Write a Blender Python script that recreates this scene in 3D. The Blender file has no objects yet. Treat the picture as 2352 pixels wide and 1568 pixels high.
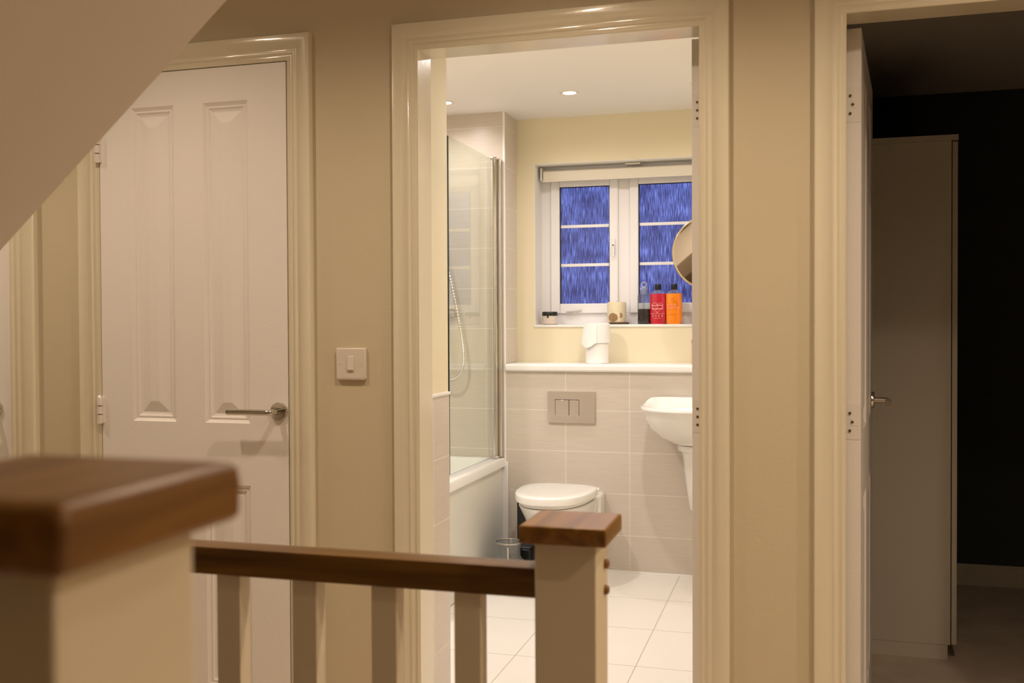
import bpy, bmesh, math, random
from mathutils import Matrix, Vector
from math import sin, cos, pi, radians
random.seed(7)
sc = bpy.context.scene
col = sc.collection

# ------------------------------------------------------------------ camera
CH = 1.24
def set_camera():
    yaw, pitch, roll, fpx = radians(16.15), radians(.95), radians(-.25), 2310.0
    f = Vector((-sin(yaw)*cos(pitch), cos(yaw)*cos(pitch), -sin(pitch)))
    r = Vector((cos(yaw), sin(yaw), 0)); u = r.cross(f)
    r2 = r*cos(roll)+u*sin(roll); u2 = -r*sin(roll)+u*cos(roll)
    m = Matrix(((r2.x, u2.x, -f.x, 0), (r2.y, u2.y, -f.y, 0), (r2.z, u2.z, -f.z, CH), (0, 0, 0, 1)))
    cd = bpy.data.cameras.new('camera'); co = bpy.data.objects.new('camera', cd); col.objects.link(co)
    co.matrix_world = m
    cd.sensor_width = 23.5; cd.lens = 23.5*fpx/2352; cd.clip_start = .02; cd.clip_end = 60
    cd.dof.use_dof = True; cd.dof.focus_distance = 3.6; cd.dof.aperture_fstop = 3.4
    sc.camera = co
set_camera()
sc.view_settings.view_transform = 'Standard'; sc.view_settings.look = 'None'
sc.view_settings.exposure = 0.0; sc.view_settings.gamma = 1; sc.view_settings.use_curve_mapping = False

# ------------------------------------------------------------------ dusk sky
w = bpy.data.worlds.new('dusk'); sc.world = w; w.use_nodes = True
wn = w.node_tree.nodes; wl = w.node_tree.links
bg = wn['Background']; tc = wn.new('ShaderNodeTexCoord'); sep = wn.new('ShaderNodeSeparateXYZ')
rmp = wn.new('ShaderNodeValToRGB'); wl.new(tc.outputs['Generated'], sep.inputs[0]); wl.new(sep.outputs[2], rmp.inputs[0])
rmp.color_ramp.elements[0].position = .0; rmp.color_ramp.elements[0].color = (.22, .27, .72, 1)
rmp.color_ramp.elements[1].position = .35; rmp.color_ramp.elements[1].color = (.24, .34, .95, 1)
wl.new(rmp.outputs[0], bg.inputs[0]); bg.inputs[1].default_value = 1.6

# ------------------------------------------------------------------ light levels
LAND_W, BATH_W = 80.0, 37.0
LAND_C, BATH_C = (1, .78, .57), (1, .92, .90)
CZ = 2.335

# ------------------------------------------------------------------ materials
def nt(name):
    m = bpy.data.materials.new(name); m.use_nodes = True
    return m, m.node_tree.nodes, m.node_tree.links, m.node_tree.nodes['Principled BSDF']
def mat(name, c, rough=.5, metal=0, bump=0, bscale=60, spec=.5, coat=0, var=0, vscale=8, trans=0, ior=1.45, emit=None):
    m, n, l, p = nt(name)
    p.inputs['Base Color'].default_value = (*c, 1); p.inputs['Roughness'].default_value = rough
    p.inputs['Metallic'].default_value = metal; p.inputs['Specular IOR Level'].default_value = spec
    p.inputs['Coat Weight'].default_value = coat; p.inputs['Coat Roughness'].default_value = .06
    p.inputs['Transmission Weight'].default_value = trans; p.inputs['IOR'].default_value = ior
    if emit: p.inputs['Emission Color'].default_value = (*emit[0], 1); p.inputs['Emission Strength'].default_value = emit[1]
    tcn = n.new('ShaderNodeTexCoord')
    if bump:
        t = n.new('ShaderNodeTexNoise'); t.inputs['Scale'].default_value = bscale; t.inputs['Detail'].default_value = 4
        b = n.new('ShaderNodeBump'); b.inputs['Strength'].default_value = bump; b.inputs['Distance'].default_value = .002
        l.new(tcn.outputs['Object'], t.inputs['Vector']); l.new(t.outputs[0], b.inputs['Height']); l.new(b.outputs[0], p.inputs['Normal'])
    if var:
        t = n.new('ShaderNodeTexNoise'); t.inputs['Scale'].default_value = vscale
        mx = n.new('ShaderNodeMix'); mx.data_type = 'RGBA'; mx.inputs[6].default_value = (*[v*(1-var) for v in c], 1); mx.inputs[7].default_value = (*[min(1, v*(1+var)) for v in c], 1)
        l.new(tcn.outputs['Object'], t.inputs['Vector']); l.new(t.outputs[0], mx.inputs[0]); l.new(mx.outputs[2], p.inputs['Base Color'])
    return m
def mathn(n, l, op, a, b=None):
    x = n.new('ShaderNodeMath'); x.operation = op
    for i, v in enumerate((a, b)):
        if v is None: continue
        if isinstance(v, (int, float)): x.inputs[i].default_value = v
        else: l.new(v, x.inputs[i])
    return x.outputs[0]
def tile_mat(name, axes, u0, w_, v0, h_, g, ct, cg, rough=.3, linen=True):
    m, n, l, p = nt(name)
    tcn = n.new('ShaderNodeTexCoord'); s = n.new('ShaderNodeSeparateXYZ'); l.new(tcn.outputs['Object'], s.inputs[0])
    masks = []; cells = []
    for ax, o, d in ((axes[0], u0, w_), (axes[1], v0, h_)):
        q = mathn(n, l, 'DIVIDE', mathn(n, l, 'SUBTRACT', s.outputs['XYZ'.index(ax)], o), d)
        fr = mathn(n, l, 'FRACT', q); cells.append(mathn(n, l, 'FLOOR', q))
        e = mathn(n, l, 'ABSOLUTE', mathn(n, l, 'SUBTRACT', fr, .5))
        masks.append(mathn(n, l, 'GREATER_THAN', e, .5-g/d/2))
    mk = mathn(n, l, 'MAXIMUM', masks[0], masks[1])
    cv = n.new('ShaderNodeCombineXYZ'); l.new(cells[0], cv.inputs[0]); l.new(cells[1], cv.inputs[1])
    wnz = n.new('ShaderNodeTexWhiteNoise'); l.new(cv.outputs[0], wnz.inputs[0])
    mp = n.new('ShaderNodeMapping'); l.new(tcn.outputs['Object'], mp.inputs[0])
    nz = n.new('ShaderNodeTexNoise'); nz.inputs['Detail'].default_value = 3; nz.inputs['Scale'].default_value = 1
    mp.inputs['Scale'].default_value = (9, 9, 230) if linen else (3, 3, 3)
    l.new(mp.outputs[0], nz.inputs[0])
    amt = mathn(n, l, 'ADD', mathn(n, l, 'MULTIPLY', nz.outputs[0], 1.0), mathn(n, l, 'MULTIPLY', wnz.outputs[0], .15))
    mx = n.new('ShaderNodeMix'); mx.data_type = 'RGBA'
    k = .10 if linen else .03
    mx.inputs[6].default_value = (*[v*(1-k) for v in ct], 1); mx.inputs[7].default_value = (*[v*(1+k) for v in ct], 1); l.new(amt, mx.inputs[0])
    m2 = n.new('ShaderNodeMix'); m2.data_type = 'RGBA'; l.new(mk, m2.inputs[0]); l.new(mx.outputs[2], m2.inputs[6]); m2.inputs[7].default_value = (*cg, 1)
    l.new(m2.outputs[2], p.inputs['Base Color'])
    b = n.new('ShaderNodeBump'); b.inputs['Strength'].default_value = .5; b.inputs['Distance'].default_value = .0015; b.invert = True
    l.new(mk, b.inputs['Height']); l.new(b.outputs[0], p.inputs['Normal'])
    l.new(mathn(n, l, 'ADD', mathn(n, l, 'MULTIPLY', mk, .4), rough), p.inputs['Roughness'])
    return m
def wood_mat(name, c1, c2, axis=0, rough=.35):
    m, n, l, p = nt(name)
    tcn = n.new('ShaderNodeTexCoord'); mp = n.new('ShaderNodeMapping'); l.new(tcn.outputs['Object'], mp.inputs[0])
    sca = [45, 45, 45]; sca[axis] = 3; mp.inputs['Scale'].default_value = sca
    nz = n.new('ShaderNodeTexNoise'); nz.inputs['Scale'].default_value = 1; nz.inputs['Detail'].default_value = 5; nz.inputs['Distortion'].default_value = .6
    l.new(mp.outputs[0], nz.inputs[0])
    cr = n.new('ShaderNodeValToRGB'); cr.color_ramp.elements[0].position = .3; cr.color_ramp.elements[0].color = (*c1, 1)
    cr.color_ramp.elements[1].position = .7; cr.color_ramp.elements[1].color = (*c2, 1)
    l.new(nz.outputs[0], cr.inputs[0]); l.new(cr.outputs[0], p.inputs['Base Color']); p.inputs['Roughness'].default_value = rough
    b = n.new('ShaderNodeBump'); b.inputs['Strength'].default_value = .1; b.inputs['Distance'].default_value = .001
    l.new(nz.outputs[0], b.inputs['Height']); l.new(b.outputs[0], p.inputs['Normal'])
    return m
def thin_glass(name, tint, gloss=1.0, rough=.0, streak=False, milky=0):
    m, n, l, p = nt(name); n.remove(p); out = n['Material Output']
    tr = n.new('ShaderNodeBsdfTransparent'); tr.inputs[0].default_value = (*tint, 1)
    gl = n.new('ShaderNodeBsdfGlossy'); gl.inputs['Roughness'].default_value = rough
    fr = n.new('ShaderNodeFresnel'); fr.inputs[0].default_value = 1.5
    mx = n.new('ShaderNodeMixShader'); geo = n.new('ShaderNodeNewGeometry')
    front = mathn(n, l, 'SUBTRACT', 1.0, geo.outputs['Backfacing'])
    l.new(mathn(n, l, 'MULTIPLY', mathn(n, l, 'MULTIPLY', fr.outputs[0], gloss), front), mx.inputs[0]); l.new(tr.outputs[0], mx.inputs[1]); l.new(gl.outputs[0], mx.inputs[2])
    if streak:
        tcn = n.new('ShaderNodeTexCoord'); mp = n.new('ShaderNodeMapping'); l.new(tcn.outputs['Object'], mp.inputs[0]); mp.inputs['Scale'].default_value = (250, 1, 14)
        nz = n.new('ShaderNodeTexNoise'); nz.inputs['Scale'].default_value = 1; nz.inputs['Detail'].default_value = 3; l.new(mp.outputs[0], nz.inputs[0])
        big = n.new('ShaderNodeTexNoise'); big.inputs['Scale'].default_value = 9; l.new(tcn.outputs['Object'], big.inputs[0])
        v = mathn(n, l, 'MULTIPLY_ADD', big.outputs[0], .35); v.node.inputs[2].default_value = 0; l.new(nz.outputs[0], v.node.inputs[2])
        cr = n.new('ShaderNodeValToRGB'); e = cr.color_ramp.elements
        e[0].position = .56; e[0].color = (.33, .31, .38, 1); e[1].position = .95; e[1].color = (.95, .98, 1, 1)
        l.new(v, cr.inputs[0]); l.new(cr.outputs[0], tr.inputs[0])
        b = n.new('ShaderNodeBump'); b.inputs['Strength'].default_value = .6; b.inputs['Distance'].default_value = .002
        l.new(nz.outputs[0], b.inputs['Height']); l.new(b.outputs[0], gl.inputs['Normal'])
    if streak or milky:
        df = n.new('ShaderNodeBsdfDiffuse'); df.inputs[0].default_value = (.75, .78, .85, 1)
        m3 = n.new('ShaderNodeMixShader'); m3.inputs[0].default_value = milky or .012
        l.new(mx.outputs[0], m3.inputs[1]); l.new(df.outputs[0], m3.inputs[2]); l.new(m3.outputs[0], out.inputs[0])
    else: l.new(mx.outputs[0], out.inputs[0])
    return m

M = dict(
 wall=mat('landing_wall_paint', (.60, .525, .375), .75, bump=.15, bscale=140),
 soffit=mat('stair_soffit_paint', (.75, .69, .60), .8, bump=.2, bscale=120),
 ceil=mat('ceiling_paint', (.84, .81, .76), .8, bump=.1, bscale=120),
 gloss=mat('cream_gloss_paint', (.73, .675, .525), .22, coat=.5, bump=.25, bscale=22),
 door=mat('white_door_paint', (.84, .81, .79), .38, bump=.2, bscale=160),
 bwall=mat('bathroom_cream_paint', (.82, .74, .53), .6, bump=.1, bscale=120),
 tilex=tile_mat('wall_tiles_facing_door', 'XZ', -1.158, .327, .183, .2077, .003, (.62, .55, .47), (.82, .76, .66)),
 tiley=tile_mat('wall_tiles_side', 'YZ', 4.972, .327, .183, .2077, .003, (.62, .55, .47), (.82, .76, .66)),
 ftile=tile_mat('floor_tiles', 'XY', -.583, .454, 4.055, .450, .004, (.84, .80, .74), (.50, .46, .40), .28, False),
 trim=mat('white_tile_trim', (.88, .86, .82), .25),
 cer=mat('white_ceramic', (.88, .86, .82), .12, coat=.4),
 acr=mat('white_acrylic', (.85, .84, .80), .2),
 panel=mat('bath_panel_gloss', (.80, .78, .70), .25),
 upvc=mat('white_upvc', (.86, .84, .84), .28),
 chrome=mat('chrome', (.62, .60, .56), .10, 1),
 satin=mat('satin_chrome', (.70, .66, .60), .22, 1),
 chromeplate=mat('chrome_flush_plate', (.72, .68, .62), .14, 1),
 brass=mat('gold_rim', (.75, .62, .38), .2, 1),
 mirror=mat('mirror_glass', (.85, .85, .83), .02, 1),
 wood=wood_mat('oak_rail', (.085, .036, .006), (.21, .105, .018), 0, .36),
 woodc=wood_mat('oak_cap', (.14, .055, .007), (.29, .135, .020), 1, .38),
 paint=mat('cream_painted_wood', (.76, .68, .52), .4, bump=.2, bscale=60),
 carpet=mat('beige_carpet', (.70, .58, .46), .95, bump=.8, bscale=400, var=.25, vscale=6),
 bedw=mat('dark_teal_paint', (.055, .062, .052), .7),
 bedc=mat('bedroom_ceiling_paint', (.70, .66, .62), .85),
 ward=mat('white_wardrobe_laminate', (.74, .70, .60), .45),
 dark=mat('dark_slot', (.03, .025, .02), .8),
 screw=mat('dark_screw', (.12, .08, .04), .5, .5),
 black=mat('black_plastic', (.012, .012, .012), .3),
 hinge=mat('brushed_hinge_metal', (.86, .82, .78), .3, .25),
 painthinge=mat('painted_hinge', (.80, .77, .74), .38),
 plastic=mat('white_plastic', (.70, .64, .57), .3),
 paper=mat('toilet_paper', (.92, .91, .89), .9, bump=.5, bscale=90),
 blind=mat('cream_blind_fabric', (.80, .74, .62), .7),
 hose=mat('chrome_hose', (.75, .72, .68), .25, 1),
 sglass=thin_glass('shower_glass', (.93, .96, .93), 1.0),
 pane=thin_glass('streaked_window_glass', (.7, .75, .9), .6, .12, True),
 clear=thin_glass('clear_glass', (.84, .87, .88), 2.6, .03, milky=.055),
 smoke=thin_glass('smoky_clear_plastic', (.62, .64, .62), 3.0, .04, milky=.10),
 frost=thin_glass('pale_cut_glass', (.88, .90, .95), 4.0, .05, milky=.22),
 edge=mat('dark_glass_edge', (.01, .02, .015), .2),
 red=mat('red_gel', (.52, .012, .035), .25, coat=.5),
 orange=mat('orange_gel', (.95, .26, .01), .25, coat=.5),
 pink=mat('pale_pink_print', (.85, .42, .38), .5),
 peach=mat('peach_print', (1.0, .38, .22), .5),
 brown=mat('brown_print', (.45, .15, .01), .5),
 oil=mat('dark_oil', (.02, .014, .012), .25, coat=.4),
 candle=mat('cream_wax', (.72, .62, .42), .5, var=.1, vscale=20),
 wslice=mat('wood_slice', (.30, .18, .08), .6, var=.3, vscale=60),
 dwood=mat('dark_wood_coaster', (.09, .045, .02), .5),
 label=mat('pale_jar_label', (.72, .62, .54), .5),
 lens=mat('lit_downlight_lens', (1, 1, 1), .5, emit=((1, .87, .70), 14)),
 bezel=mat('downlight_bezel', (.80, .74, .68), .3),
)

# ------------------------------------------------------------------ mesh helpers
class MB:
    def __init__(s): s.v = []; s.f = []
    def add(s, vs, fs):
        o = len(s.v); s.v += [tuple(v) for v in vs]; s.f += [tuple(i+o for i in f) for f in fs]; return s
    def box(s, x0, x1, y0, y1, z0, z1):
        return s.add([(x, y, z) for z in (z0, z1) for y in (y0, y1) for x in (x0, x1)],
                     [(0, 2, 3, 1), (4, 5, 7, 6), (0, 1, 5, 4), (2, 6, 7, 3), (0, 4, 6, 2), (1, 3, 7, 5)])
    def loft(s, rings, cap0=True, cap1=True, closed=True):
        n = len(rings[0]); vs = [p for r in rings for p in r]; fs = []
        for k in range(len(rings)-1):
            for i in range(n if closed else n-1):
                j = (i+1) % n; fs.append((k*n+i, k*n+j, (k+1)*n+j, (k+1)*n+i))
        if cap0: fs.append(tuple(range(n-1, -1, -1)))
        if cap1: fs.append(tuple((len(rings)-1)*n+i for i in range(n)))
        return s.add(vs, fs)
    def lathe(s, prof, c, axis='z', n=40, cap=True):
        rings = []
        for r, h in prof:
            ring = []
            for i in range(n):
                a = 2*pi*i/n; u, v_ = r*cos(a), r*sin(a)
                ring.append({'z': (c[0]+u, c[1]+v_, c[2]+h), 'y': (c[0]+u, c[1]-h, c[2]+v_), 'x': (c[0]+h, c[1]+u, c[2]+v_)}[axis])
            rings.append(ring)
        return s.loft(rings, cap, cap)
    def tube(s, pts, r, n=12, cap=True):
        pts = [Vector(p) for p in pts]; rings = []
        t0 = (pts[1]-pts[0]).normalized(); up = Vector((0, 0, 1)) if abs(t0.z) < .9 else Vector((1, 0, 0))
        a = t0.cross(up).normalized()
        for i, p in enumerate(pts):
            t = (pts[min(i+1, len(pts)-1)]-pts[max(i-1, 0)]).normalized()
            a = (a-t*a.dot(t)).normalized(); b = t.cross(a)
            rr = r[i] if isinstance(r, (list, tuple)) else r
            rings.append([tuple(p+(a*cos(2*pi*k/n)+b*sin(2*pi*k/n))*rr) for k in range(n)])
        return s.loft(rings, cap, cap)
    def build(s, name, m, parent=None, bevel=0, smooth=False, seg=3, kind=None):
        me = bpy.data.meshes.new(name)
        off = Vector((0, 0, 0)); q = parent
        while q is not None: off += q.location; q = q.parent
        me.from_pydata([tuple(Vector(v)-off) for v in s.v], [], s.f)
        bm = bmesh.new(); bm.from_mesh(me); bmesh.ops.recalc_face_normals(bm, faces=bm.faces); bm.to_mesh(me); bm.free()
        me.materials.append(m if not isinstance(m, str) else M[m])
        o = bpy.data.objects.new(name, me); col.objects.link(o); o.parent = parent
        if bevel:
            b = o.modifiers.new('b', 'BEVEL'); b.width = bevel; b.segments = seg; b.limit_method = 'ANGLE'; b.angle_limit = radians(35)
            smooth = True
        if smooth:
            me.polygons.foreach_set('use_smooth', [True]*len(me.polygons)); me.set_sharp_from_angle(angle=radians(42))
        if kind: o['kind'] = kind
        return o
def tag(o, label, cat, group=None):
    o['label'] = label; o['category'] = cat
    if group: o['group'] = group
    return o
def root(name, loc, label=None, cat=None, group=None, kind=None):
    o = bpy.data.objects.new(name, None); o.empty_display_size = .05; col.objects.link(o); o.location = loc
    if label: o['label'] = label
    if cat: o['category'] = cat
    if group: o['group'] = group
    if kind: o['kind'] = kind
    return o
def B(*a): return MB().box(*a)
def S(name, mb, m, label=None, bevel=0):
    o = mb.build(name, m, bevel=bevel, kind='structure')
    if label: o['label'] = label
    return o

# ------------------------------------------------------------------ setting: landing and rooms
YW, YB = 2.55, 2.64
op = [(-3.07, -2.337), (-2.013, -1.385), (-1.0, -.245), (.095, .855)]
HZ = 1.985
b = MB(); xs = [-3.3]+[v for o in op for v in o]+[2.6]
for i in range(0, len(xs), 2): b.box(xs[i], xs[i+1], YW, YB, -.05, CZ+.03)
for a0, a1 in op: b.box(a0, a1, YW, YB, HZ, CZ+.03)
S('wall_back', b, 'wall', 'cream painted landing wall with the three doorways')
S('wall_left', B(-3.3, -3.2, -3.25, YW, -1.9, CZ+.03), 'wall')
S('wall_right', B(2.5, 2.6, -3.25, YW, -.05, CZ+.03), 'wall')
S('wall_front', B(-3.2, 2.6, -3.3, -3.2, -1.9, CZ+.03), 'wall')
S('ceiling', B(-3.2, 2.6, -3.25, YB, CZ, CZ+.05), 'ceil')
b = MB().box(-3.2, 2.6, 1.44, YB, -.2, 0).box(-.29, 2.6, .42, 1.44, -.2, 0).box(-3.2, 2.6, -3.25, .42, -.2, 0)
S('floor', b, 'carpet')
# flight going down under the landing rail
b = MB()
for k in range(13):
    x1 = -.29-.219*k; b.box(x1-.219, x1, .42, 1.44, -.19*(k+2), -.19*(k+1))
S('floor_stairwell', b, 'carpet')
S('wall_stairwell', MB().box(-3.2, -.29, 1.44, 1.5, -2.9, -.2).box(-3.2, -.29, .36, .42, -2.9, -.2), 'wall')
# underside of the upper flight
def zs(x): return .8672*x+2.613
xa, xb = -3.0, -.32
b = MB(); vs = []
for y in (.42, 1.52):
    vs += [(xa, y, zs(xa)), (xb, y, zs(xb)), (xb, y, zs(xb)+.25), (xa, y, zs(xa)+.25)]
b.add(vs, [(0, 1, 2, 3), (4, 7, 6, 5), (0, 4, 5, 1), (1, 5, 6, 2), (2, 6, 7, 3), (3, 7, 4, 0)])
S('ceiling_stair_soffit', b, 'soffit', 'sloping plastered underside of the upper stair flight')

# doorway trims
PROF = [(0, 0), (0, .011), (.002, .013), (.009, .0135), (.012, .011), (.016, .011), (.019, .0140), (.0265, .0150), (.030, .0130), (.0335, .0135), (.040, .0175), (.050, .0200), (.066, .0205), (.0715, .019), (.074, .015), (.074, 0)]
def architrave(name, x0, x1, z, label, k=1, fn=lambda a, t, z: (a, YW-t, z)):
    b = MB(); rows = []
    for u, t in PROF:
        u *= k
        rows.append([fn(x0-u, t, 0), fn(x0-u, t, z+u), fn(x1+u, t, z+u), fn(x1+u, t, 0)])
    vs = [p for r in rows for p in r]; n = 4; fs = []
    for k in range(len(rows)-1):
        for i in range(3): fs.append((k*n+i, k*n+i+1, (k+1)*n+i+1, (k+1)*n+i))
    b.add(vs, fs)
    o = b.build(name, 'gloss', kind='structure', smooth=True); o['label'] = label
    return o
architrave('trim_1', op[1][0]+.003, op[1][1]-.003, HZ-.004, 'cream gloss architrave around the closed cupboard door')
architrave('trim_2', op[2][0]+.004, op[2][1]-.004, HZ-.006, 'cream gloss architrave around the bathroom doorway')
architrave('trim_3', op[3][0]+.004, op[3][1]-.004, HZ-.006, 'cream gloss architrave around the dark bedroom doorway')
architrave('trim_4', op[0][0]+.003, op[0][1]-.003, HZ-.004, 'cream gloss architrave at the far left edge', 1.3)
def lining(name, x0, x1, y0, y1, z, label):
    b = MB(); t = .004
    b.box(x0-.001, x0+t, y0, y1, 0, z).box(x1-t, x1+.001, y0, y1, 0, z).box(x0, x1, y0, y1, z-.005, z+.001)
    o = b.build(name, 'gloss', kind='structure'); o['label'] = label; return o
lining('trim_5', op[2][0]-.001, op[2][1]+.001, YW-.010, YB, HZ, 'gloss lining of the bathroom doorway')
lining('trim_6', op[3][0]-.001, op[3][1]+.001, YW-.010, YB, HZ, 'gloss lining of the bedroom doorway')
b = MB(); b.box(-1.385, -1.375, 2.535, 2.60, 0, HZ)
# cupboard behind the closed door
S('wall_cupboard', MB().box(-2.3, -1.2, 3.05, 3.10, 0, CZ).box(-3.2, -2.3, 2.75, 2.78, 0, CZ).box(-2.3,-2.27,YB,3.1,0,CZ), 'wall')

# ------------------------------------------------------------------ doors
def leaf(name, x0, x1, yf, th, z0, z1, panels, parent=None, kind='structure', both=True):
    """door leaf with moulded panels, front face at yf (towards -y)"""
    b = MB()
    def face(y, sgn):
        X = sorted({x0, x1} | {v for p in panels for v in (p[0], p[1])}); Z = sorted({z0, z1} | {v for p in panels for v in (p[2], p[3])})
        for i in range(len(X)-1):
            for j in range(len(Z)-1):
                cx, cz = (X[i]+X[i+1])/2, (Z[j]+Z[j+1])/2
                if any(p[0] < cx < p[1] and p[2] < cz < p[3] for p in panels): continue
                b.add([(X[i], y, Z[j]), (X[i+1], y, Z[j]), (X[i+1], y, Z[j+1]), (X[i], y, Z[j+1])], [(0, 1, 2, 3)])
        for p in panels:
            rings = []
            for ins, dep in ((0, 0), (.004, .003), (.010, .0068), (.012, .0055), (.016, .0058), (.019, .0088), (.025, .0108), (.028, .0108), (.030, .0100), (.058, .0022), (.060, .0020)):
                rings.append([(p[0]+ins, y+sgn*dep, p[2]+ins), (p[1]-ins, y+sgn*dep, p[2]+ins), (p[1]-ins, y+sgn*dep, p[3]-ins), (p[0]+ins, y+sgn*dep, p[3]-ins)])
            b.loft(rings, False, True)
    face(yf, 1); face(yf+th, -1)
    b.add([(x, y, z) for z in (z0, z1) for y in (yf, yf+th) for x in (x0, x1)], [(0, 2, 3, 1), (4, 5, 7, 6), (0, 4, 6, 2), (1, 3, 7, 5)])
    o = b.build(name, 'door', parent, kind=kind)
    return o
def panels6(x0, x1):
    w_ = x1-x0; a = .170*w_/.613; m_ = .165*w_/.613
    # measured on the cupboard door
    pw = .145*w_/.613; L = x0+.107*w_/.613; R = x1-.120*w_/.613-pw
    return [(L, L+pw, .962, 1.880), (R, R+pw, .962, 1.880), (L, L+pw, .20, .785), (R, R+pw, .20, .785)]
def lever(parent, x, y, z, dirx, m='chrome', L=.137):
    """round rose with straight bar lever pointing along dirx, facing -y"""
    r = MB().lathe([(.0265, 0), (.0265, .006), (.0245, .009), (.012, .0095)], (x, y, z), 'y', 36).build('rose', m, parent, smooth=True)
    pts = [(x, y-.005, z), (x, y-.040, z), (x+dirx*.002, y-.047, z), (x+dirx*.008, y-.050, z), (x+dirx*.02, y-.050, z), (x+dirx*L, y-.050, z)]
    MB().tube(pts, .0085, 16).build('lever', m, r, smooth=True)
    return r
d1 = leaf('door_1', -2.007, -1.391, 2.538, .038, .008, 1.978, panels6(-2.007, -1.391)); d1['label'] = 'closed white four panel cupboard door with chrome lever'
r = root('door_handle', (-1.418, 2.538, 1.000)); r.parent = d1
lever(r, -1.418, 2.538, .999, -1)
for z in (1.765, .992, .22):
    h = MB()
    hy = 2.529
    h.lathe([(.0078, -.040), (.0078, -.014)], (-2.010, hy, z), 'z', 18).lathe([(.0078, -.0115), (.0078, .0115)], (-2.010, hy, z), 'z', 18).lathe([(.0078, .014), (.0078, .036), (.006, .041), (.003, .044)], (-2.010, hy, z), 'z', 18)
    MB().lathe([(.0055, -.038), (.0055, .034)], (-2.010, hy, z), 'z', 14).build('hinge_pin', 'dark', d1)
    h.box(-2.018, -2.000, 2.533, 2.540, z-.038, z+.038)
    h.build('hinge', 'hinge', d1, smooth=True)
# next door along, mostly outside the frame
d4 = leaf('door_4', -3.064, -2.343, 2.548, .038, .008, 1.978, panels6(-3.064, -2.343)); d4['label'] = 'edge of a closed white door at the far left'
r = root('door_handle', (-2.405, 2.548, .988)); r.parent = d4
lever(r, -2.405, 2.548, .988, -1)
# bathroom door, swung fully into the bathroom: built along y
def hinge_leaf(parent, x0, x1, y, z, square, hx):
    """painted hinge leaf with screws on the door edge, facing -y"""
    h = MB().box(x0, x1, y-.0008, y+.001, z-.042, z+.042)
    if square: h.box(x0+.004, x0+.019, y-.0016, y+.001, z-.009, z+.009)
    ho = h.build('hinge', 'painthinge', parent)
    for dz, dx in ((.021, 0), (0, -.004 if square else 0), (-.021, 0)):
        MB().lathe([(.0032, 0), (.0032, .0022)], (hx+dx, y-.0002, z+dz), 'y', 14).build('screw', 'screw', ho)
d2 = B(-.280, -.245, 2.665, 3.345, .008, 1.983).build('door_2', 'door', kind='structure', bevel=.001); d2['label'] = 'hinge edge of the bathroom door standing open'
for z in (1.797, .997, .25): hinge_leaf(d2, -.277, -.252, 2.665, z, False, -.266)
rb = MB().lathe([(.026, 0), (.026, .008)], (-.245, 3.29, .995), 'x', 28).tube([(-.24, 3.29, .995), (-.195, 3.29, .995), (-.19, 3.28, .995), (-.19, 3.15, .995)], .008, 12)
rb.build('door_handle', 'chrome', d2, smooth=True)
# bedroom door: leaf modelled closed (along x) then swung open about its hinge
LW = .745
d3 = root('door_3', (.1385, 2.652, 0), kind='structure'); d3['label'] = 'white panelled bedroom door standing open into the dark room'
L3 = leaf('door_leaf', .1385, .1385+LW, 2.652, .039, .008, 1.973, panels6(.1385, .1385+LW), d3, kind=None)
for z in (1.785, .993, .22):
    h = MB().box(.1377, .1395, 2.652, 2.691, z-.044, z+.044)
    h.box(.1370, .1395, 2.658, 2.676, z-.009, z+.009)
    ho = h.build('hinge', 'painthinge', d3)
    for dz, dy in ((.022, 0.014), (0, .012-.004), (-.022, .014)):
        MB().lathe([(.0034, 0), (.0034, -.0026)], (.1378, 2.668+dy-.004, z+dz), 'x', 14).build('screw', 'screw', ho)
hr = root('door_handle', (.1385+LW-.06, 2.652, 1.000)); hr.parent = d3; hr.location = (LW-.06, 0, 1.000)
lever(hr, .1385+LW-.06, 2.652, 1.000, -1, 'satin')
d3.rotation_euler.z = radians(90-5.6)

# ------------------------------------------------------------------ light switch
ls = root('light_switch', (-1.199, 2.55, 1.135), 'square white single rocker light switch between the cupboard and bathroom doorways', 'light switch')
MB().box(-1.2435, -1.1545, 2.539, 2.55, 1.092, 1.178).build('face_plate', 'plastic', ls, bevel=.0035)
MB().box(-1.2405, -1.1575, 2.5395, 2.55, 1.0895, 1.1).build('backing_box', 'plastic', ls, bevel=.003)
bb = MB(); bb.add([(-1.2085, 2.5375, 1.155), (-1.1895, 2.5375, 1.155), (-1.1895, 2.534, 1.117), (-1.2085, 2.534, 1.117), (-1.2085, 2.541, 1.157), (-1.1895, 2.541, 1.157), (-1.1895, 2.541, 1.115), (-1.2085, 2.541, 1.115)],
     [(0, 1, 2, 3), (4, 7, 6, 5), (0, 4, 5, 1), (1, 5, 6, 2), (2, 6, 7, 3), (3, 7, 4, 0)])
bb.build('rocker', 'plastic', ls, bevel=.001)
for dx in (-.033, .033): MB().lathe([(.0025, 0), (.0025, .0008)], (-1.199+dx, 2.539, 1.135), 'y', 12).build('screw_cover', 'plastic', ls)

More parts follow.
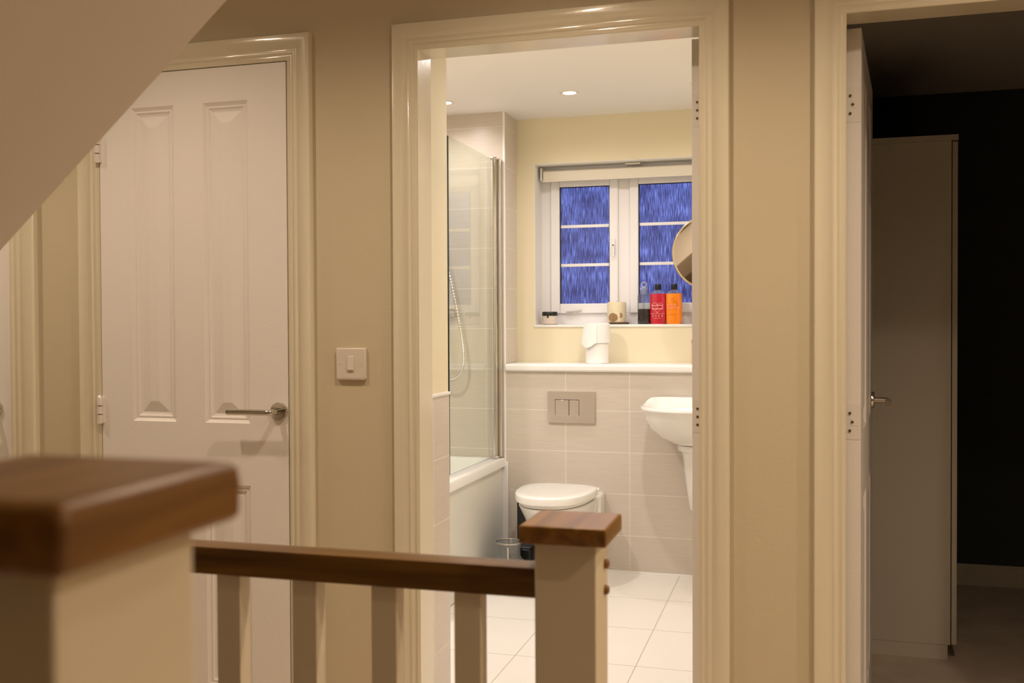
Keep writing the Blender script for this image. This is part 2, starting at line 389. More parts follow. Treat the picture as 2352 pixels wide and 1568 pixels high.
# ------------------------------------------------------------------ balustrade
def newel(x, y, ztop, label, z0=0):
    n = root('newel_post', (x, y, z0), label, 'newel post')
    MB().box(x-.047, x+.047, y-.045, y+.045, z0, ztop-.026).build('post', 'paint', n, bevel=.0025)
    c = MB(); h = .066
    rings = []
    for s, z in ((.965, -.028), (.995, -.025), (1.0, -.012), (.995, -.003), (.97, 0)):
        rings.append([(x+a*h*s, y+b_*h*s, ztop+z) for a, b_ in ((-1, -1), (1, -1), (1, 1), (-1, 1))])
    c.loft(rings).build('cap', 'woodc', n, bevel=.0025, seg=3)
    return n
nw = newel(-.339, 1.493, .944, 'cream newel post with square brown cap in front of the toilet')
for z in (.874, .834): MB().lathe([(.0075, -.002), (.0075, .004), (.005, .007), (.001, .008)], (-.292, 1.512, z), 'x', 16).build('plug', 'woodc', nw, smooth=True)
# near post, larger in frame
n2 = root('newel_post', (-.379, .432, 0), 'blurred newel post with thick brown cap closest to the camera', 'newel post')
MB().box(-.43, -.328, .380, .490, 0, 1.137).build('post', 'paint', n2, bevel=.003)
rings = []
for s, z in ((.96, -.034), (.99, -.030), (1.0, -.014), (.985, -.004), (.94, 0)):
    rings.append([(-.380+a*.073*s, .434+b_*.074*s, 1.1635+z) for a, b_ in ((-1, -1), (1, -1), (1, 1), (-1, 1))])
MB().loft(rings).build('cap', 'woodc', n2, bevel=.006, seg=3)
hr_ = MB()
prof = [(1.459, .828), (1.457, .830), (1.457, .871), (1.4585, .873), (1.475, .8755), (1.490, .8755), (1.506, .873), (1.508, .871), (1.508, .830), (1.506, .828)]
hr_.loft([[(x, y, z) for y, z in prof] for x in (-1.9, -.386)])
tag(hr_.build('handrail', 'wood', smooth=True), 'long dark brown handrail running left from the newel post', 'handrail')
names = ['first white baluster left of the newel post, before the bathroom floor', 'second baluster left of the newel post, before the bathroom architrave',
         'third baluster left of the newel post, before the cupboard architrave', 'leftmost visible baluster, standing in front of the white cupboard door']
for k in range(4):
    x = -.4985-.1395*k
    tag(MB().box(x-.0215, x+.0215, 1.466, 1.499, .03, .829).build('baluster', 'paint', bevel=.0015), names[k], 'baluster', 'balusters under the handrail')
tag(MB().box(-1.78, -.386, 1.455, 1.505, 0, .03).build('base_rail', 'paint', bevel=.003), 'painted base rail beneath the balusters on the landing edge', 'rail')

# ------------------------------------------------------------------ bathroom shell
YP, YN = 4.972, 5.20
S('wall_bathroom_entry', MB().box(-1.2, -1.138, YB, 3.16, 1.014, CZ+.03).box(-2.2, -1.2, 3.10, 3.16, 1.014, CZ+.03), 'bwall', 'cream wall return beside the bathroom doorway')
S('wall_bathroom_entry_tiles', MB().box(-1.2, -1.134, YB, 3.16, 0, 1.014), 'tiley', 'beige tiled dado beside the bathroom doorway')
S('trim_7', MB().box(-1.2, -1.130, YB, 3.165, 1.008, 1.019), 'trim', 'white trim on top of the tiled dado', bevel=.003)
S('wall_bathroom_near_tiles', MB().box(-2.2, -1.2, 3.10, 3.16, 0, 1.014), 'tilex')
S('wall_bathroom_left', B(-2.3, -2.2, 3.1, YN+.1, 0, CZ+.03), 'tiley')
b = MB().box(-1.14, -1.0, YB, YB+.002, 0, CZ).box(-.245, -.165, YB, YB+.03, 0, CZ).box(-1.0, -.245, YB, YB+.01, HZ+.0, CZ)
S('wall_bathroom_door_side', b, 'bwall')
S('wall_bathroom_right', B(-.165, -.06, YB, YN+.2, 0, CZ+.03), 'bwall', 'partition between bathroom and bedroom')
S('wall_bath_end', B(-2.2, -1.4765, YP, YN+.02, 0, CZ+.01), 'tilex', 'tiled boxed wall at the end of the bath')
S('wall_bath_end_return', B(-1.479, -1.4755, YP+.001, YN, 1.04, CZ), 'tiley', 'narrow tiled return beside the window wall')
S('trim_8', B(-1.483, -1.4735, YP-.003, YP+.005, .53, CZ), 'trim', 'white corner trim on the tiled boxed wall', bevel=.002)
S('wall_cistern_box', B(-1.4755, -.165, YP, YN+.01, 0, 1.0), 'tilex', 'tiled boxed wall behind the toilet and basin')
# window wall with opening
WX0, WX1, WZ0, WZ1 = -1.378, -.30, 1.240, 2.095
b = MB().box(-1.4755, WX0, YN, 5.42, .95, CZ+.03).box(WX1, -.165, YN, 5.42, .95, CZ+.03).box(WX0, WX1, YN, 5.42, .95, WZ0-.012).box(WX0, WX1, YN, 5.42, WZ1, CZ+.03)
S('wall_window', b, 'bwall', 'cream painted bathroom window wall')
S('trim_9', MB().box(WX0, WX0+.003, YN-.0005, 5.36, WZ0, WZ1).box(WX1-.003, WX1, YN-.0005, 5.36, WZ0, WZ1).box(WX0, WX1, YN-.0005, 5.36, WZ1-.003, WZ1), 'ceil', 'white painted window reveal')
S('trim_10', B(WX0-.004, WX1, YN-.006, 5.37, WZ0-.014, WZ0), 'trim', 'white window sill', bevel=.003)
b = MB().box(-2.3, -.06, YB, 5.42, CZ, CZ+.05)
S('ceiling_bathroom', b, 'ceil', 'white bathroom ceiling with downlights')
S('floor_bathroom', B(-2.3, -.06, YB-.04, YN, -.05, .001), 'ftile', 'large pale floor tiles of the bathroom')
S('trim_11', MB().box(-1.4755, -.165, YP-.006, YP, 0, .008), 'trim')

# shelf over the cistern
tag(B(-1.4755, -.166, YP-.022, YN, 1.001, 1.040).build('shelf', 'trim', bevel=.012, seg=4), 'long white shelf running over the toilet and basin', 'shelf')

# ------------------------------------------------------------------ window
W_ = root('window_1', (-.84, 5.36, WZ0), kind='structure'); W_['label'] = 'white framed window with two streaked blue panes'
f = MB(); y0, y1 = 5.345, 5.405
f.box(WX0, WX0+.058, y0, y1, WZ0, WZ1).box(WX1-.058, WX1, y0, y1, WZ0, WZ1).box(WX0+.058, WX1-.058, y0, y1, WZ0, WZ0+.062).box(WX0+.058, WX1-.058, y0, y1, WZ1-.055, WZ1).box(-.954, -.886, y0, y1, WZ0+.062, WZ1-.055)
f.build('window_frame', 'upvc', W_, bevel=.003)
def sash(x0, x1, gx0, gx1, label):
    z0, z1, g0, g1 = WZ0+.060, WZ1-.0535, 1.353, 1.985
    s = MB(); ya, yb = 5.330, 5.385
    s.box(x0, gx0, ya, yb, z0, z1).box(gx1, x1, ya, yb, z0, z1).box(gx0, gx1, ya, yb, z0, g0).box(gx0, gx1, ya, yb, g1, z1)
    so = s.build('sash', 'upvc', W_, bevel=.005); so['label'] = label
    k = MB()
    k.box(gx0, gx0+.004, 5.338, 5.35, g0, g1).box(gx1-.003, gx1, 5.338, 5.35, g0, g1).box(gx0, gx1, 5.338, 5.35, g1-.004, g1)
    k.build('gasket', 'dark', so)
    gb = MB()
    for z in (1.772, 1.562): gb.box(gx0+.003, gx1-.003, 5.346, 5.352, z-.008, z+.008)
    gb.build('glazing_bar', 'upvc', so, bevel=.0015)
    B(gx0, gx1, 5.352, 5.356, g0, g1).build('pane', 'pane', so)
    return so
s1 = sash(-1.3225, -.9515, -1.272, -.998, 'left opening sash')
s2 = sash(-.8885, -.3555, -.842, -.403, 'right sash')
h = MB().box(-.982, -.966, 5.318, 5.332, 1.625, 1.70); h.box(-.979, -.969, 5.308, 5.32, 1.60, 1.665)
h.build('handle', 'upvc', s1, bevel=.003)
MB().lathe([(.004, 0), (.004, .001)], (-.974, 5.308, 1.672-.01), 'y', 12).build('key_hole', 'dark', s1)
MB().tube([(-1.235, 5.326, 1.308), (-1.19, 5.322, 1.312), (-1.15, 5.322, 1.318)], .004, 8).tube([(-1.235, 5.324, 1.302), (-1.17, 5.322, 1.303)], .003, 8).build('stay', 'satin', s1, smooth=True)
bl = root('roller_blind', (-.84, 5.29, 2.04), 'cream roller blind rolled up at the top of the window', 'blind')
MB().lathe([(.026, -.50), (.026, .50)], (-.845, 5.285, 2.045), 'x', 32).build('roll', 'blind', bl, smooth=True)
MB().box(-1.345, -.345, 5.257, 5.262, 2.012, 2.06).box(-1.345, -.345, 5.255, 5.264, 2.006, 2.016).build('fabric', 'blind', bl, bevel=.002)
for x in (-1.356, -.333): MB().box(x-.006, x+.006, 5.255, 5.33, 2.012, 2.082).build('bracket', 'plastic', bl, bevel=.004)
MB().box(-.90, -.82, 5.26, 5.31, 2.079, 2.089).build('centre_bracket', 'plastic', bl, bevel=.002)

# ------------------------------------------------------------------ items on the window sill
Z = WZ0
def bottle(x, y, z, gel, nm, label, cat):
    o = root(nm, (x, y, z), label, cat)
    hw, hd = .0415, .024
    def ring(s, zz, sx=1):
        out = []
        for i in range(40):
            a = 2*pi*i/40; c, s_ = cos(a), sin(a)
            out.append((x+hw*s*math.copysign(abs(c)**.6, c), y+(hd if s > .5 else hw*s if hw*s < hd else hd)*(1 if s <= .5 else .55+.45*s)*math.copysign(abs(s_)**.75, s_), z+zz))
        return out
    MB().loft([ring(.86, 0), ring(.96, .006), ring(1, .022), ring(1, .150), ring(.985, .158)]).build('body', gel, o, smooth=True)
    MB().loft([ring(.985, .1583), ring(.93, .164), ring(.70, .170), ring(.42, .174), ring(.36, .180)]).build('shoulder', 'clear', o, smooth=True)
    MB().lathe([(.0158, .1765), (.0168, .1785), (.0168, .205), (.0155, .208)], (x, y, z), 'z', 28).build('cap', 'black', o, smooth=True)
    return o
YI = 5.25
rbt = bottle(-.727, YI, Z, 'red', 'shower_gel_bottle', 'red shower gel bottle with black cap and heart emblem', 'bottle')
yl = YI-.0245
hp = []
for i in range(41):
    t = 2*pi*i/40; hx = 16*sin(t)**3; hy = 13*cos(t)-5*cos(2*t)-2*cos(3*t)-cos(4*t)
    hp.append((-.727+hx*.00175, yl, Z+.088+hy*.0019))
e = MB().tube(hp, .0009, 6)
def script(e, x, z, w_, amp, k, r):
    pts = []
    for i in range(int(k*10)+1):
        t = i/(k*10); a = 2*pi*k*t
        pts.append((x+w_*t+amp*.35*sin(a*1.0), yl-.0004, z+amp*sin(a)*(.6+.4*cos(a*.37))+amp*.25*t))
    e.tube(pts, r, 6)
script(e, -.757, Z+.096, .058, .0055, 5, .0016); script(e, -.755, Z+.079, .056, .005, 5.5, .0016)
e.box(-.765, -.689, yl-.0006, yl+.003, Z+.055, Z+.056)
for k, dx in enumerate((-.024, -.008, .008, .024)):
    for q in (0, 1, 2): e.box(-.727+dx-.003+q*.0025, -.727+dx-.002+q*.0025, yl-.0006, yl+.003, Z+.040-(q % 2)*.003, Z+.051-(k % 2)*.002)
e.box(-.745, -.709, yl-.0006, yl+.003, Z+.030, Z+.0313)
e.build('emblem', 'pink', rbt)
obt = bottle(-.643, YI, Z, 'orange', 'shower_gel_bottle', 'orange shower gel bottle with black cap and peach lettering', 'bottle')
e = MB(); script(e, -.678, Z+.097, .052, .005, 5, .0015); script(e, -.678, Z+.083, .064, .0045, 6, .0017); e.build('lettering', 'peach', obt)
MB().tube([(-.655, yl, Z+.128), (-.648, yl, Z+.132), (-.640, yl, Z+.129)], .0011, 6).build('leaf_print', 'brown', obt)
e = MB(); e.tube([(-.65, yl, Z+.114), (-.643, yl, Z+.119), (-.630, yl, Z+.116), (-.624, yl, Z+.108), (-.621, yl, Z+.098), (-.627, yl, Z+.092)], .0012, 6)
MB_ = MB()
for k in range(5): MB_.box(-.668+k*.008, -.662+k*.008, yl-.0004, yl+.003, Z+.049-(k % 2)*.002, Z+.0505)
e.build('leaf_print', 'brown', obt); MB_.build('small_print', 'brown', obt)
# stoppered glass bottle
cx = -.800
gb = root('glass_bottle', (cx, YI, Z), 'clear stoppered glass bottle half full of dark liquid', 'bottle')
MB().lathe([(.031, 0), (.0335, .003), (.0335, .079), (.031, .080)], (cx, YI, Z), 'z', 36).build('liquid', 'oil', gb, smooth=True)
MB().lathe([(.0335, .0805), (.033, .145), (.029, .155), (.019, .163), (.018, .175), (.019, .182)], (cx, YI, Z), 'z', 36, cap=False).build('body', 'clear', gb, smooth=True)
st = MB().lathe([(.012, .155), (.0165, .166), (.0185, .184), (.021, .187), (.021, .190), (.010, .193), (.009, .197)], (cx, YI, Z), 'z', 28)
st = st.build('stopper', 'frost', gb, smooth=True)
rg = [(cx+.0125*cos(a), YI, Z+.207+.0125*sin(a)) for a in [2*pi*i/24 for i in range(25)]]
MB().tube(rg, .0038, 10).build('ring_handle', 'frost', st, smooth=True)
MB().tube([(cx-.004, YI, Z+.16), (cx-.003, YI, Z+.10), (cx-.002, YI, Z+.045)], .008, 14).build('dip_rod', 'clear', gb, smooth=True)
# candle on a coaster
cn = root('candle', (-.947, 5.26, Z), 'cream pillar candle with wooden disc emblem on a dark coaster', 'candle')
wax = MB().lathe([(.050, .012), (.050, .112), (.046, .118), (.043, .116), (.030, .108)], (-.947, 5.262, Z), 'z', 48); wax = wax.build('wax', 'candle', cn, smooth=True)
MB().lathe([(.024, 0), (.024, .004), (.022, .0045)], (-.957, 5.2165, Z+.036), 'y', 32).build('wood_disc', 'wslice', wax, smooth=True)
MB().lathe([(.013, 0), (.013, .004)], (-.921, 5.2225, Z+.048), 'y', 24).build('wood_disc', 'wslice', wax, smooth=True)
MB().tube([(-.947, 5.262, Z+.10), (-.946, 5.262, Z+.122)], .0015, 8).build('wick', 'dark', wax)
tag(MB().lathe([(.052, 0), (.054, .002), (.054, .009), (.052, .011)], (-.935, 5.258, Z), 'z', 48).build('coaster', 'dwood', smooth=True), 'dark round wooden coaster beneath the candle', 'coaster')
# jar
jr = root('cream_jar', (-1.308, 5.25, Z), 'small glass jar with black lid and pale label at the left of the sill', 'jar')
jb = MB().lathe([(.036, 0), (.0405, .003), (.0405, .046), (.038, .048)], (-1.308, 5.25, Z), 'z', 44).build('body', 'label', jr, smooth=True)
MB().lathe([(.041, 0), (.041, .003)], (-1.308, 5.25, Z), 'z', 44).build('base', 'oil', jr, smooth=True)
MB().lathe([(.0415, .048), (.042, .050), (.042, .066), (.040, .069)], (-1.308, 5.25, Z), 'z', 44).build('lid', 'black', jr, smooth=True)
MB().box(-1.313, -1.305, 5.2065, 5.212, Z+.036, Z+.050).build('seal_tab', 'black', jb)

# toilet rolls
def roll(nm, x, y, z, r, h, label, drape=False):
    o = root(nm, (x, y, z), label, 'toilet roll', 'toilet rolls stacked on the shelf')
    MB().lathe([(.021, 0), (r-.003, 0), (r, .003), (r, h-.003), (r-.003, h), (.021, h), (.019, h-.004), (.019, .004), (.021, 0)], (x, y, z), 'z', 56, cap=False).build('paper', 'paper', o, smooth=True)
    if drape:
        vs = []; n = 14
        for j in range(6):
            for i in range(n+1):
                a = radians(205+i*75/n); rr = r+.002+.012*(j/5)*(.3+.7*(1-i/n)); zz = h-j*(h*1.0+.022*sin(pi*min(1, i/n*1.1)))/5
                vs.append((x+rr*cos(a), y+rr*sin(a), z+zz))
        fs = [(j*(n+1)+i, j*(n+1)+i+1, (j+1)*(n+1)+i+1, (j+1)*(n+1)+i) for j in range(5) for i in range(n)]
        MB().add(vs, fs).build('loose_sheet', 'paper', o, smooth=True)
roll('toilet_roll', -1.014, 5.07, 1.040, .058, .104, 'white toilet roll standing directly on the shelf')
roll('toilet_roll', -1.015, 5.07, 1.1442, .066, .102, 'white toilet roll with loose sheet, on top of the other', True)

# soap dispenser partly behind the door
sd = root('soap_dispenser', (-.505, 5.06, 1.04), 'tan dispenser on the shelf beside the door edge', 'dispenser')
MB().lathe([(.030, 0), (.032, .003), (.032, .098), (.028, .104)], (-.505, 5.06, 1.04), 'z', 32).build('body', mat('tan_bottle', (.66, .50, .33), .4), sd, smooth=True)
MB().lathe([(.030, .104), (.030, .122), (.02, .125)], (-.505, 5.06, 1.04), 'z', 32).build('cap', mat('brown_cap', (.35, .24, .13), .4), sd, smooth=True)

# round mirror on an arm from the right wall
mr = root('round_mirror', (-.445, 5.02, 1.592), 'round mirror with thin gold rim hanging in front of the window', 'mirror')
mc = (-.440, 5.02, 1.592); R_ = .180
MB().lathe([(R_-.003, .0), (R_-.003, .004)], mc, 'y', 96).build('glass', 'mirror', mr, smooth=True)
rg = [(mc[0]+(R_)*cos(a), mc[1]-.002, mc[2]+(R_)*sin(a)) for a in [2*pi*i/96 for i in range(97)]]
MB().tube(rg, .0048, 10).build('rim', 'brass', mr, smooth=True)
MB().lathe([(R_-.02, -.012), (R_-.002, -.003)], mc, 'y', 64).build('back', 'plastic', mr, smooth=True)
MB().tube([(mc[0], mc[1]+.012, mc[2]), (mc[0]+.02, mc[1]+.05, mc[2]), (-.166, mc[1]+.05, mc[2])], .008, 12).lathe([(.03, 0), (.03, -.008)], (-.165, mc[1]+.05, mc[2]), 'x', 24).build('arm', 'chrome', mr, smooth=True)

# ------------------------------------------------------------------ flush plate
fp = root('flush_plate', (-1.124, YP, .822), 'rectangular chrome dual flush plate on the tiles above the toilet', 'flush plate')
x0, x1, z0, z1 = -1.247, -1.004, .742, .902; yp = YP-.014
rings = [[(x0, YP, z0), (x1, YP, z0), (x1, YP, z1), (x0, YP, z1)]]
def rr(i, y, iz=None): iz = i if iz is None else iz; return [(x0+i, y, z0+iz), (x1-i, y, z0+iz), (x1-i, y, z1-i), (x0+i, y, z1-i)]
MB().loft([rr(0, YP), rr(0, YP-.012), rr(.0015, yp), rr(.030, yp+.0006, .034), rr(.031, yp+.0006, .035)], True, True).build('plate', 'chromeplate', fp)
for a, c in ((-1.208, -1.139), (-1.136, -1.087)):
    MB().box(a, c, yp-.0008, yp+.004, .780, .858).build('flush_button', 'chromeplate', fp, bevel=.0006)
MB().box(-1.210, -1.085, yp-.0002, yp+.003, .781, .861).build('button_gap', 'dark', fp)

# ------------------------------------------------------------------ toilet
TX = -1.139
def Dring(cx, hw, yb, yf, z, n=56, p=2.5, q=2.1):
    pts = []; L = yb-yf
    for i in range(n):
        t = pi*i/n; c, s_ = cos(t), sin(t)
        pts.append((cx+hw*math.copysign(abs(c)**(2/p), c), yb-.32*L-.68*L*abs(s_)**(2/q), z))
    for i in range(n):
        t = pi*i/n; c, s_ = -cos(t), sin(t)
        pts.append((cx+hw*math.copysign(abs(c)**.58, c), yb-.32*L+.32*L*abs(s_)**.72, z))
    return pts
to = root('toilet', (TX, 4.7, 0), 'white back to wall toilet with closed rounded lid', 'toilet')
lidr = [(-.004, .4165), (0, .418), (0, .446), (-.002, .4495), (-.008, .4520), (-.05, .4530), (-.12, .4535)]
MB().loft([Dring(TX, .188+d, 4.865+d*.6, 4.400-d, z) for d, z in lidr]).build('lid', 'cer', to, smooth=True)
MB().loft([Dring(TX, .180+d, 4.862, 4.408-d, z) for d, z in ((-.016, .398), (-.013, .400), (-.013, .4160))]).build('seat', 'cer', to, smooth=True)
body = []
for z, hw, yf in ((.0, .095, 4.66), (.02, .098, 4.65), (.10, .110, 4.62), (.20, .130, 4.565), (.28, .150, 4.51), (.34, .166, 4.46), (.375, .176, 4.425), (.39, .180, 4.412), (.396, .176, 4.416)):
    body.append(Dring(TX, hw, YP-.002, yf, z, q=2.1))
MB().loft(body).build('pan', 'cer', to, smooth=True)
MB().box(TX-.170, TX+.182, 4.855, YP-.001, .02, .402).build('back_box', 'cer', to, bevel=.014)
for s_ in (-1, 1): MB().lathe([(.010, -.016), (.0115, -.01), (.0115, .01), (.010, .016)], (TX+s_*.158, 4.872, .424), 'x', 20).build('hinge', 'cer', to, smooth=True)

# ------------------------------------------------------------------ basin
BX = -.4545
def br(sx, yf, z, yb=YP-.001, tilt=0, n=60, p=2.5):
    pts = []; hw = .288*sx; L = yb-yf; ym = yb-.42*L
    for i in range(n):
        t = pi*i/n; c, s_ = cos(t), sin(t)
        y = ym-(ym-yf)*abs(s_)**(2/2.2); pts.append((BX+hw*math.copysign(abs(c)**(2/2.3), c), y, z))
    for i in range(n):
        t = pi*i/n; c, s_ = -cos(t), sin(t)
        y = ym+(yb-ym)*abs(s_)**.45; x = BX+hw*math.copysign(abs(c)**.40, c)*(1-.10*((y-ym)/(yb-ym))**2)
        k = max(0, (y-(yb-.16))/.16); pts.append((x, y, z+tilt*min(1, k*1.6)))
    return pts
ba = root('basin', (BX, YP, .34), 'white wall hung basin with half pedestal beside the open door', 'basin')
bs = [br(.30, 4.84, .640), br(.40, 4.80, .655), br(.55, 4.73, .675), br(.72, 4.65, .706), br(.86, 4.585, .752), br(.93, 4.55, .80), br(.955, 4.535, .826, tilt=.0), br(.985, 4.525, .832, tilt=.01), br(1.0, 4.516, .842, tilt=.018), br(.996, 4.518, .850, tilt=.024), br(.97, 4.53, .8545, tilt=.028), br(.93, 4.552, .852, tilt=.028)]
inn = [br(.86, 4.575, .845, 4.90), br(.82, 4.59, .835, 4.86), br(.76, 4.61, .80, 4.84), br(.62, 4.66, .75, 4.82), br(.35, 4.72, .722, 4.80), br(.1, 4.76, .716, 4.78)]
MB().loft(bs+inn).build('bowl', 'cer', ba, smooth=True)
ped = []
for z, hw, yf in ((.315, .022, 4.90), (.317, .045, 4.885), (.325, .062, 4.87), (.348, .078, 4.85), (.42, .087, 4.83), (.50, .096, 4.81), (.60, .106, 4.79), (.625, .112, 4.785), (.632, .128, 4.775), (.648, .132, 4.77), (.66, .13, 4.77)):
    ped.append(Dring(BX, hw, YP-.002, yf, z, n=30))
MB().loft(ped).build('half_pedestal', 'cer', ba, smooth=True)
MB().lathe([(.023, 0), (.022, .03), (.020, .085), (.018, .10)], (BX, 4.90, .878), 'z', 28).tube([(BX, 4.90, .94), (BX, 4.80, .935), (BX, 4.785, .925)], .011, 14).box(BX-.007, BX+.007, 4.80, 4.905, .978, .986).build('tap', 'chrome', ba, smooth=True)

# ------------------------------------------------------------------ bath
bt = root('bathtub', (-1.85, 4.1, 0), 'white bathtub with glossy side panel along the left wall', 'bathtub')
def rc(x0, x1, y0, y1, z, r, n=8):
    pts = []
    for cx_, cy_, a0 in ((x1-r, y1-r, 0), (x0+r, y1-r, 90), (x0+r, y0+r, 180), (x1-r, y0+r, 270)):
        for i in range(n+1):
            a = radians(a0+90*i/n); pts.append((cx_+r*cos(a), cy_+r*sin(a), z))
    return pts
X0, X1, Y0, Y1 = -2.199, -1.478, 3.162, YP-.001
tub = [rc(X0, X1, Y0, Y1, .510, .006), rc(X0, X1, Y0, Y1, .545, .006), rc(X0+.003, X1-.004, Y0+.003, Y1-.003, .554, .008), rc(X0+.012, X1-.016, Y0+.01, Y1-.008, .5555, .01),
       rc(X0+.045, X1-.060, Y0+.05, Y1-.045, .552, .09), rc(X0+.055, X1-.072, Y0+.06, Y1-.055, .540, .10), rc(X0+.09, X1-.10, Y0+.12, Y1-.09, .30, .12), rc(X0+.13, X1-.14, Y0+.25, Y1-.14, .16, .12), rc(X0+.2, X1-.2, Y0+.35, Y1-.22, .145, .1)]
MB().loft(tub, False, True).build('tub', 'acr', bt, smooth=True)
MB().box(-1.508, -1.492, Y0, YP-.002, .002, .512).build('side_panel', 'panel', bt, bevel=.004)
MB().box(-1.492, -1.462, YP-.010, YP-.0015, .01, .535).build('end_seal', 'trim', bt, bevel=.002)
MB().lathe([(.033, 0), (.033, .004), (.02, .007)], (-1.84, 4.36, .148), 'z', 24).build('waste', 'chrome', bt, smooth=True)

ss = root('shower_screen', (-1.53, 4.6, .556), 'clear glass bath screen hinged on a chrome post', 'shower screen')
gls = MB().box(-1.533, -1.527, 4.262, 4.915, .566, 2.088).build('glass', 'sglass', ss)
MB().box(-1.5335, -1.5265, 4.2590, 4.2622, .566, 2.088).build('glass_edge', 'edge', gls)
MB().lathe([(.011, 0), (.011, 1.515)], (-1.512, 4.915, .566), 'z', 24).build('hinge_post', 'chrome', ss, smooth=True)
MB().box(-1.515, -1.488, 4.938, YP-.001, .560, 2.09).build('wall_profile', 'satin', ss, bevel=.003)
MB().box(-1.531, -1.497, 4.90, 4.945, 2.081, 2.094).build('top_bracket', 'chrome', ss, bevel=.003)
MB().box(-1.531, -1.497, 4.90, 4.945, .556, .570).build('bottom_bracket', 'chrome', ss, bevel=.003)
MB().box(-1.532, -1.528, 4.262, 4.90, .5565, .566).build('bottom_seal', 'clear', gls)

sh = root('shower_mixer', (-1.86, YP, 1.3), 'chrome shower mixer with looping hose seen through the screen', 'shower')
MB().lathe([(.020, -.135), (.020, .075), (.022, .078), (.022, .13), (.018, .133)], (-1.86, 4.925, 1.303), 'x', 28).build('bar_valve', 'chrome', sh, smooth=True)
for dx in (-.075, .075): MB().lathe([(.030, 0), (.030, .008), (.014, .01), (.014, .045)], (-1.86+dx, YP-.0005, 1.303), 'y', 24).build('wall_flange', 'chrome', sh, smooth=True)
rr_ = MB().lathe([(.0095, 1.33-1.3), (.0095, 2.0-1.3)], (-1.87, 4.925, 1.3), 'z', 16).build('riser_rail', 'chrome', sh, smooth=True)
MB().lathe([(.02, 0), (.055, .02), (.055, .03)], (-1.87, 4.84, 1.93), 'z', 28).tube([(-1.87, 4.925, 1.90), (-1.87, 4.84, 1.955)], .012, 12).build('shower_head', 'chrome', rr_, smooth=True)
ctl = [(-1.85, 4.86, 1.90), (-1.80, 4.86, 1.74), (-1.76, 4.87, 1.57), (-1.722, 4.88, 1.39), (-1.688, 4.885, 1.21), (-1.673, 4.885, 1.09), (-1.682, 4.885, 1.01), (-1.715, 4.885, .965), (-1.765, 4.89, .955), (-1.82, 4.9, .98), (-1.855, 4.915, 1.08), (-1.86, 4.925, 1.28)]
def catmull(P, k=8):
    P = [Vector(p) for p in P]; out = []
    for i in range(len(P)-1):
        p0, p1, p2, p3 = P[max(i-1, 0)], P[i], P[i+1], P[min(i+2, len(P)-1)]
        for j in range(k):
            t = j/k; out.append(.5*((2*p1)+(-p0+p2)*t+(2*p0-5*p1+4*p2-p3)*t*t+(-p0+3*p1-3*p2+p3)*t**3))
    return out+[P[-1]]
hp = catmull(ctl, 24)
MB().tube(hp, [.0078 if i % 2 else .0064 for i in range(len(hp))], 12).build('hose', 'hose', sh, smooth=False)

# ------------------------------------------------------------------ things beside the toilet
jx, jy = -1.352, 4.60
gj = root('glass_vase', (jx, jy, 0), 'clear wide glass vessel with thick rim on the floor beside the bath', 'vase')
MB().lathe([(.078, 0), (.082, .006), (.082, .085), (.080, .105), (.066, .125), (.056, .140), (.055, .175), (.063, .198), (.066, .203), (.062, .200), (.052, .175), (.053, .14), (.062, .123), (.076, .10), (.078, .02), (.0, .015)], (jx, jy, 0), 'z', 48, cap=False).build('body', 'smoke', gj, smooth=True)
rg = [(jx+.064*cos(a), jy+.064*sin(a), .203) for a in [2*pi*i/48 for i in range(49)]]
MB().tube(rg, .0035, 8).build('rim', 'chrome', gj, smooth=True)
MB().tube([(jx+.012, jy-.06, .19), (jx+.014, jy-.062, .12), (jx+.018, jy-.084, .02)], .005, 10).build('strut', 'satin', gj, smooth=True)
tag(MB().box(-1.368, -1.3115, 4.80, 4.955, .001, .36).build('slim_bin', 'black', bevel=.004), 'tall narrow black bin behind the left side of the toilet', 'bin')
bx = root('pedal_box', (-1.30, 4.72, 0), 'low black box on the floor left of the toilet', 'box')
MB().box(-1.372, -1.268, 4.685, 4.79, .001, .152).build('body', 'black', bx, bevel=.008)
MB().box(-1.370, -1.270, 4.686, 4.789, .1525, .162).build('lid', mat('dark_grey_lid', (.06, .06, .06), .3), bx, bevel=.004)

# ------------------------------------------------------------------ downlights
def downlight(x, y, label, watts, colr, group, spot=125, lens='lens'):
    o = root('downlight', (x, y, CZ), label, 'ceiling light', group)
    bz = MB().lathe([(.030, 0), (.032, -.004), (.043, -.0045), (.045, -.001), (.045, 0)], (x, y, CZ), 'z', 40, cap=False).build('bezel', 'bezel', o, smooth=True)
    MB().lathe([(.030, -.0012), (.030, -.0002)], (x, y, CZ), 'z', 32).build('lens', lens, o)
    ld = bpy.data.lights.new('spot', 'SPOT'); ld.energy = watts; ld.color = colr; ld.spot_size = radians(spot); ld.spot_blend = .9; ld.shadow_soft_size = .028
    lo = bpy.data.objects.new('bulb', ld); col.objects.link(lo); lo.parent = o; lo.location = (0, 0, -.012)
    return o
for (x, y), k, lb in zip(((-1.06, 4.653), (-1.693, 4.68), (-.455, 4.65), (-1.693, 3.55), (-.62, 3.75)), (.38, .42, .38, 1.75, 1.25),
        ('lit recessed downlight in the middle of the bathroom ceiling', 'recessed downlight above the bath, half behind the doorway edge', 'recessed downlight above the basin, mostly hidden by the door edge',
         'recessed downlight over the near end of the bath', 'recessed downlight just inside the bathroom door')):
    downlight(x, y, lb, BATH_W*k, BATH_C, 'bathroom downlights', 165)
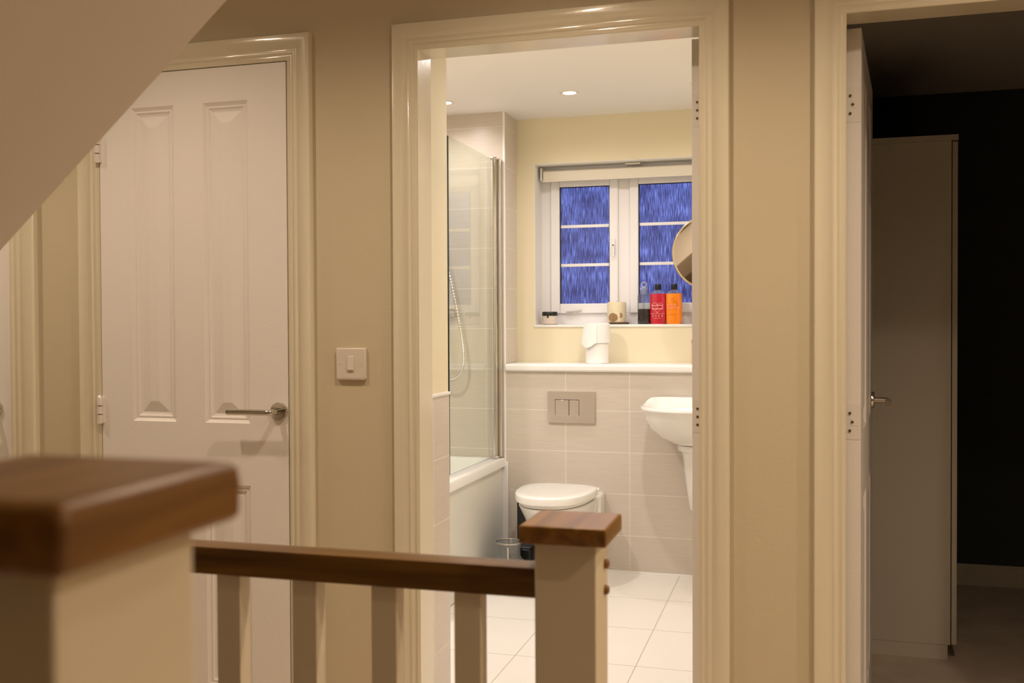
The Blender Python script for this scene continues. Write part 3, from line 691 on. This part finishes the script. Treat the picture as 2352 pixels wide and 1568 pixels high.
for (x, y), lb, k, ang in zip(((-1.72, 1.86), (-.57, 1.90), (.43, 1.90), (1.65, 1.80), (1.25, .95), (-2.8, 2.0)),  # last position is an unseen lamp added to brighten the left architrave
        ('landing downlight above the cupboard door', 'landing downlight above the bathroom doorway', 'landing downlight above the bedroom doorway', 'landing downlight at the right end', 'landing downlight to the right of the camera', 'unseen downlight added to brighten the far left end'),
        (.40, .50, .42, .80, .78, .38), (152, 152, 152, 160, 160, 150)):
    downlight(x, y, lb, LAND_W*k, LAND_C, 'landing downlights', ang)

# ------------------------------------------------------------------ bedroom
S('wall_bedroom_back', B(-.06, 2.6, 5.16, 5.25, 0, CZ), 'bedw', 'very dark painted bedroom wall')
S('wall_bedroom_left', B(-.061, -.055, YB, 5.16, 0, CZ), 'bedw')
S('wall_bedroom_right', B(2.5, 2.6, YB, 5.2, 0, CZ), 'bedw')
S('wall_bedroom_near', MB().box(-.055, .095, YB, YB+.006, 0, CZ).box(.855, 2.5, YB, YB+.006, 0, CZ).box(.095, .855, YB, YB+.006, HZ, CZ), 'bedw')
S('ceiling_bedroom', B(-.06, 2.6, YB, 5.25, CZ-.01, CZ+.04), 'bedc', 'dim bedroom ceiling')
S('floor_bedroom', B(-.06, 2.6, YB-.04, 5.2, -.05, .001), 'carpet', 'beige bedroom carpet')
sk = MB().box(.55, 2.5, 5.145, 5.16, 0, .092).box(.55, 2.5, 5.149, 5.16, .092, .100)
S('baseboard_bedroom', sk, 'gloss', 'painted skirting board along the dark wall', bevel=.002)
wd = root('wardrobe', (.24, 4.5, 0), 'tall pale wardrobe seen side on in the dark bedroom', 'wardrobe')
MB().box(-.05, .520, 3.98, 5.14, .055, 1.905).build('carcass', 'ward', wd, bevel=.001)
MB().box(-.05, .511, 3.982, 5.14, .001, .0545).build('plinth', 'ward', wd)
MB().box(-.05, .543, 3.976, 5.142, 1.9055, 1.926).build('top_panel', 'ward', wd, bevel=.001)
for k in range(2): MB().box(.5235, .5415, 3.981+.58*k, 4.557+.58*k, .058, 1.900).build('door', 'ward', wd, bevel=.001)
